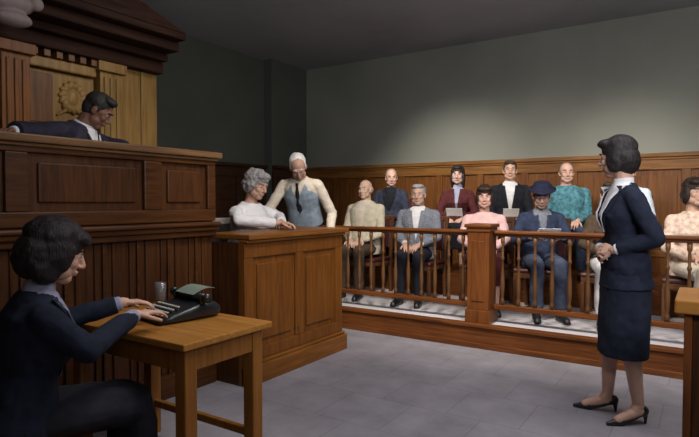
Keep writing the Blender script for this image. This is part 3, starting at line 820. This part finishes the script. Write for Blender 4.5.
# vest over the pale shirt
bm = bmesh.new(); P = B['P']
secs = [(P(0, 0, z), a+.018, b+.018, B['fx'], B['fy']) for z, a, b in MALE[1:5]+[(.38, .150, .114), (.43, .125, .094), (.47, .09, .072)]]
eloft(bm, secs)
def vv(b):
    dl = [v for v in b.verts if ((q := v.co-B['H']).dot(B['fy']) > 0 and q.dot(B['t']) > .30 and abs(q.dot(B['fx'])) < .05*(q.dot(B['t'])-.30)/.12)]
    bmesh.ops.delete(b, geom=dl, context='VERTS')
organic(bm, 'waistcoat', bluegrey, B['root'], .008, 2, .008, .07, post=vv)

# ---------------------------------------------------------------- judge
chair('judge_chair', 'high backed dark leather chair behind the judge', (-3.98, 2.02, .86), R(-60), mat=M['bench'], seatm=M['leather'], bh=1.05, w=.27)
J = person('judge in black robe leaning over the tall bench', (-3.90, 2.13, .86), R(-54), sh=.45, lean=R(24), skin_c=(.20, .10, .065), head=(R(10), R(14), 0),
       arms={1: ((.43, .12, .91), (.66, .07, .895), (1, .1, -.05), (0, 0, -1), .3), -1: ((-.33, .20, .92), (-.30, .42, .88), (-.2, 1, 0), (0, 0, -1), .35)},
       hair='short', hair_c=(.022, .018, .016), top=robe_m, robe=True, legs='trousers', leg_m=black, shirt=white, vcut=(.28, .07), lapel=robe_m, collar=True, fat=1.2, k=1.02)

# ---------------------------------------------------------------- jury
fr = 'jurors in the front row'; br = 'jurors in the back row'
FY, BY, fz, bz = 5.78, 6.78, .216, .471
def jchair(x, y, z, lab, grp, rz=R(180)): return chair('jury_chair', lab, (x, y, z), rz, grp)
def paper(label, loc, rot, s=(.11, .15)):
    o = link('paper_sheet', BX(((-s[0], -s[1], -.0015), (s[0], s[1], .0015))), M['paper']); o.location = loc; o.rotation_euler = rot
    return tag(o, label, 'paper')

FX = [-3.55, -2.82, -2.03, -1.445, -.80, -.12]
labs = ['wooden jury chair under the balding man in beige', 'wooden jury chair under the man in grey jacket', 'wooden jury chair under the woman in pink',
        'wooden jury chair under the juror in dark hat', 'wooden jury chair behind the standing woman', 'wooden jury chair under the juror in peach']
for x, l in zip(FX, labs): jchair(x, FY+.04, fz, l, 'front row jury chairs')
BXs = [-3.74, -2.75, -2.07, -1.40, -.77]
labs = ['back row jury chair under the man in dark suit near corner', 'back row jury chair under the woman in maroon', 'back row jury chair under the man in black suit and white shirt',
        'back row jury chair under the juror in teal', 'back row jury chair under the juror in pale blue']
for x, l in zip(BXs, labs): jchair(x, BY+.04, bz, l, 'back row jury chairs')

person('balding man in beige jacket at left end of front row', (FX[0], FY, fz), R(-172), sh=.47, k=1.10, lean=R(-2), skin_c=(.62, .42, .31), head=(R(-5), R(3), 0), hair='bald', hair_c=(.6, .52, .42), top=beige, leg_m=brownc, group=None, shirt=cream, vcut=(.2, .05), fat=1.1)
person('man with grey hair in grey jacket seated in front row', (FX[1], FY, fz), R(-168), k=1.0, skin_c=(.50, .32, .24), head=(R(2), R(4), 0), hair='short', hair_c=(.30, .29, .28), top=grey, shirt=white, vcut=(.12, .055), lapel=grey, leg_m=charcoal, fat=1.12)
person('woman in pink top seated behind the railing post', (FX[2], FY-.02, fz), R(-160), fem=True, k=.94, skin_c=(.62, .38, .30), head=(R(0), R(4), 0), hair='bob', hair_c=(.035, .02, .014), top=pink, legs='skirt', leg_m=maroon, fat=1.12)
h = person('juror in dark blue coat and wide dark hat holding papers', (FX[3], FY-.02, fz), R(-155), k=.97, lean=R(6), skin_c=(.36, .22, .18), head=(R(-8), R(12), 0), hair='short', hair_c=(.02, .017, .02), top=darkblue, shirt=grey, vcut=(.2, .04), leg_m=denim,
       arms={1: ((.26, .12, .74), (.13, .33, .79), (-.5, .7, .2), (-.7, 0, .3), .6), -1: ((-.26, .12, .74), (-.14, .33, .79), (.5, .7, .2), (.7, 0, .3), .6)})
ht = bmesh.new(); HP = h['HP']
up = h['Rh'] @ V((0, 0, 1))
def hr(z, r, f=0.0, n=22): return [HP(r*math.cos(2*math.pi*i/n), -.012+r*1.15*math.sin(2*math.pi*i/n), z + f*abs(math.cos(2*math.pi*i/n))) for i in range(n)]
ringloft(ht, [hr(.062, .135, .012), hr(.070, .136, .012), hr(.078, .094), hr(.125, .088), hr(.142, .074), hr(.146, .04)])
hat = link('hat', ht, cloth('dark_navy_felt', (.014, .015, .035)), h['root'], True)
person('juror in white trousers seated beyond the standing woman', (FX[4], FY, fz), R(-165), fem=True, k=.96, skin_c=(.52, .34, .26), hair='short', hair_c=(.04, .025, .015), top=brownc, leg_m=white)
person('juror in peach blouse seated in front row at right edge', (FX[5], FY-.06, fz), R(-155), fem=True, k=1.0, skin_c=(.55, .36, .26), head=(R(8), R(0), 0), hair='bob', hair_c=(.03, .02, .015), top=peach, legs='skirt', leg_m=cream, fat=1.1)

person('balding man in dark suit seated in back row near corner', (BXs[0], BY, bz), R(-165), k=1.0, turn=R(0), skin_c=(.60, .38, .30), head=(R(18), R(6), 0), hair='receding', hair_c=(.25, .20, .16), top=cloth('slate_suit', (.03, .034, .055)), shirt=black, vcut=(.2, .05), lapel=black, leg_m=charcoal, fat=1.05)
person('dark haired woman in maroon jacket seated in back row', (BXs[1], BY, bz), R(-165), fem=True, k=1.02, skin_c=(.52, .34, .27), head=(R(0), R(2), 0), hair='long', hair_c=(.022, .015, .013), top=maroon, shirt=lilac, vcut=(.16, .04), lapel=maroon, legs='skirt', leg_m=black)
person('man in black suit and white shirt seated in back row', (BXs[2], BY, bz), R(-160), sh=.46, k=1.07, skin_c=(.58, .37, .27), head=(R(0), R(0), 0), hair='short', hair_c=(.05, .035, .025), top=black, shirt=white, vcut=(.14, .062), lapel=black, leg_m=black, tie=None, fat=1.05)
person('juror in teal patterned shirt seated in back row', (BXs[3]-.01, BY, bz), R(-160), k=1.0, skin_c=(.50, .31, .24), head=(R(2), R(2), 0), hair='receding', hair_c=(.14, .10, .08), top=teal, leg_m=denim, fat=1.22, belly=.03)
person('juror in pale blue shirt half hidden by the standing woman', (BXs[4], BY, bz), R(-170), k=.97, skin_c=(.5, .33, .25), head=(R(6), R(4), 0), hair='short', hair_c=(.05, .03, .02), top=lightblue, leg_m=charcoal, tie=black, fat=1.05)

def facing(x, y, z, rz, dx, dy, dz):
    v = Matrix.Rotation(rz, 3, 'Z') @ V((dx, dy, 0)); return (x+v.x, y+v.y, z+dz)
paper('white papers held by the juror in dark hat', facing(FX[3], FY-.02, fz, R(-155), 0, .42, .83), (R(35), 0, R(-155)), (.10, .07))
paper('notepad in the lap of the woman in maroon', facing(BXs[1], BY, bz, R(-165), 0, .33, .74), (R(48), 0, R(-165)), (.10, .065))
paper('notepad in the lap of the man in black suit', facing(BXs[2], BY, bz, R(-160), 0, .33, .74), (R(48), 0, R(-160)), (.09, .065))
paper('loose papers lying on top of the judge bench', (-3.22, 1.62, 1.7025), (0, 0, R(12)), (.11, .15))

# ---------------------------------------------------------------- light
def spot(name, loc, tgt, e, size=60, blend=.6, rad=.15, col=(1, .93, .84)):
    l = bpy.data.lights.new(name, 'SPOT'); l.energy = e; l.spot_size = R(size); l.spot_blend = blend; l.shadow_soft_size = rad; l.color = col
    o = bpy.data.objects.new(name, l); C.objects.link(o); o.location = loc
    o.rotation_euler = (V(tgt)-V(loc)).to_track_quat('-Z', 'Y').to_euler(); return o
def area(name, loc, tgt, e, sx_, sy_, col=(1, .95, .88)):
    l = bpy.data.lights.new(name, 'AREA'); l.shape = 'RECTANGLE'; l.size = sx_; l.size_y = sy_; l.energy = e; l.color = col
    o = bpy.data.objects.new(name, l); C.objects.link(o); o.location = loc
    o.rotation_euler = (V(tgt)-V(loc)).to_track_quat('-Z', 'Y').to_euler(); return o

spot('jury_key_spot', (-1.9, 3.2, 3.5), (-2.1, 6.2, .7), 500, 78, .8, .25)  # added key light over the jury, no fixture there
spot('jury_key_spot', (.8, 3.4, 3.5), (-.4, 6.2, .7), 300, 78, .8, .25)  # second added key, for the right end of the jury
spot('witness_key_spot', (-1.0, 2.4, 3.5), (-3.3, 3.7, 1.2), 230, 50, .8, .2)  # added key on the witness from an unseen source
spot('table_fill_spot', (-1.6, 2.6, 3.5), (-2.15, 1.85, .8), 105, 36, .8, .2)  # unseen spot added to brighten table and hands, no lamp stands here
spot('judge_lamp', (-2.2, 3.4, 3.4), (-4.1, 2.5, 1.9), 75, 50, .8, .2)
spot('wall_wash_spot', (-3.0, 4.9, 3.5), (-3.2, 7.7, 1.1), 420, 58, 1, .2, (1, .98, .90))  # added wash for the glow low on the back wall
spot('wall_wash_spot', (-.6, 4.9, 3.5), (-.9, 7.7, 1.05), 270, 56, 1, .2, (1, .98, .90))  # same added wash, right part of the back wall
area('ceiling_fill', (.9, 1.4, 2.2), (.0, 3.2, 3.64), 125, 1.2, .6, (.92, .95, 1))  # hidden area light added to lift the ceiling
area('overhead_fill', (-.3, 3.0, 3.55), (-.3, 3.0, 0), 72, 2.5, 2.0, (.97, .95, 1))  # added soft fill from above, not a ceiling fixture
area('room_fill', (2.5, -1.2, 3.2), (-2.0, 3.0, .8), 22, 2.0, 1.5, (1, .96, .92))  # weak fill added from behind the camera
w = bpy.data.worlds.new('world'); bpy.context.scene.world = w; w.use_nodes = True
w.node_tree.nodes['Background'].inputs[0].default_value = (.5, .5, .55, 1); w.node_tree.nodes['Background'].inputs[1].default_value = .03

vs = bpy.context.scene.view_settings
vs.view_transform = 'Standard'; vs.look = 'None'; vs.gamma = 1; vs.use_curve_mapping = False; vs.exposure = -.12
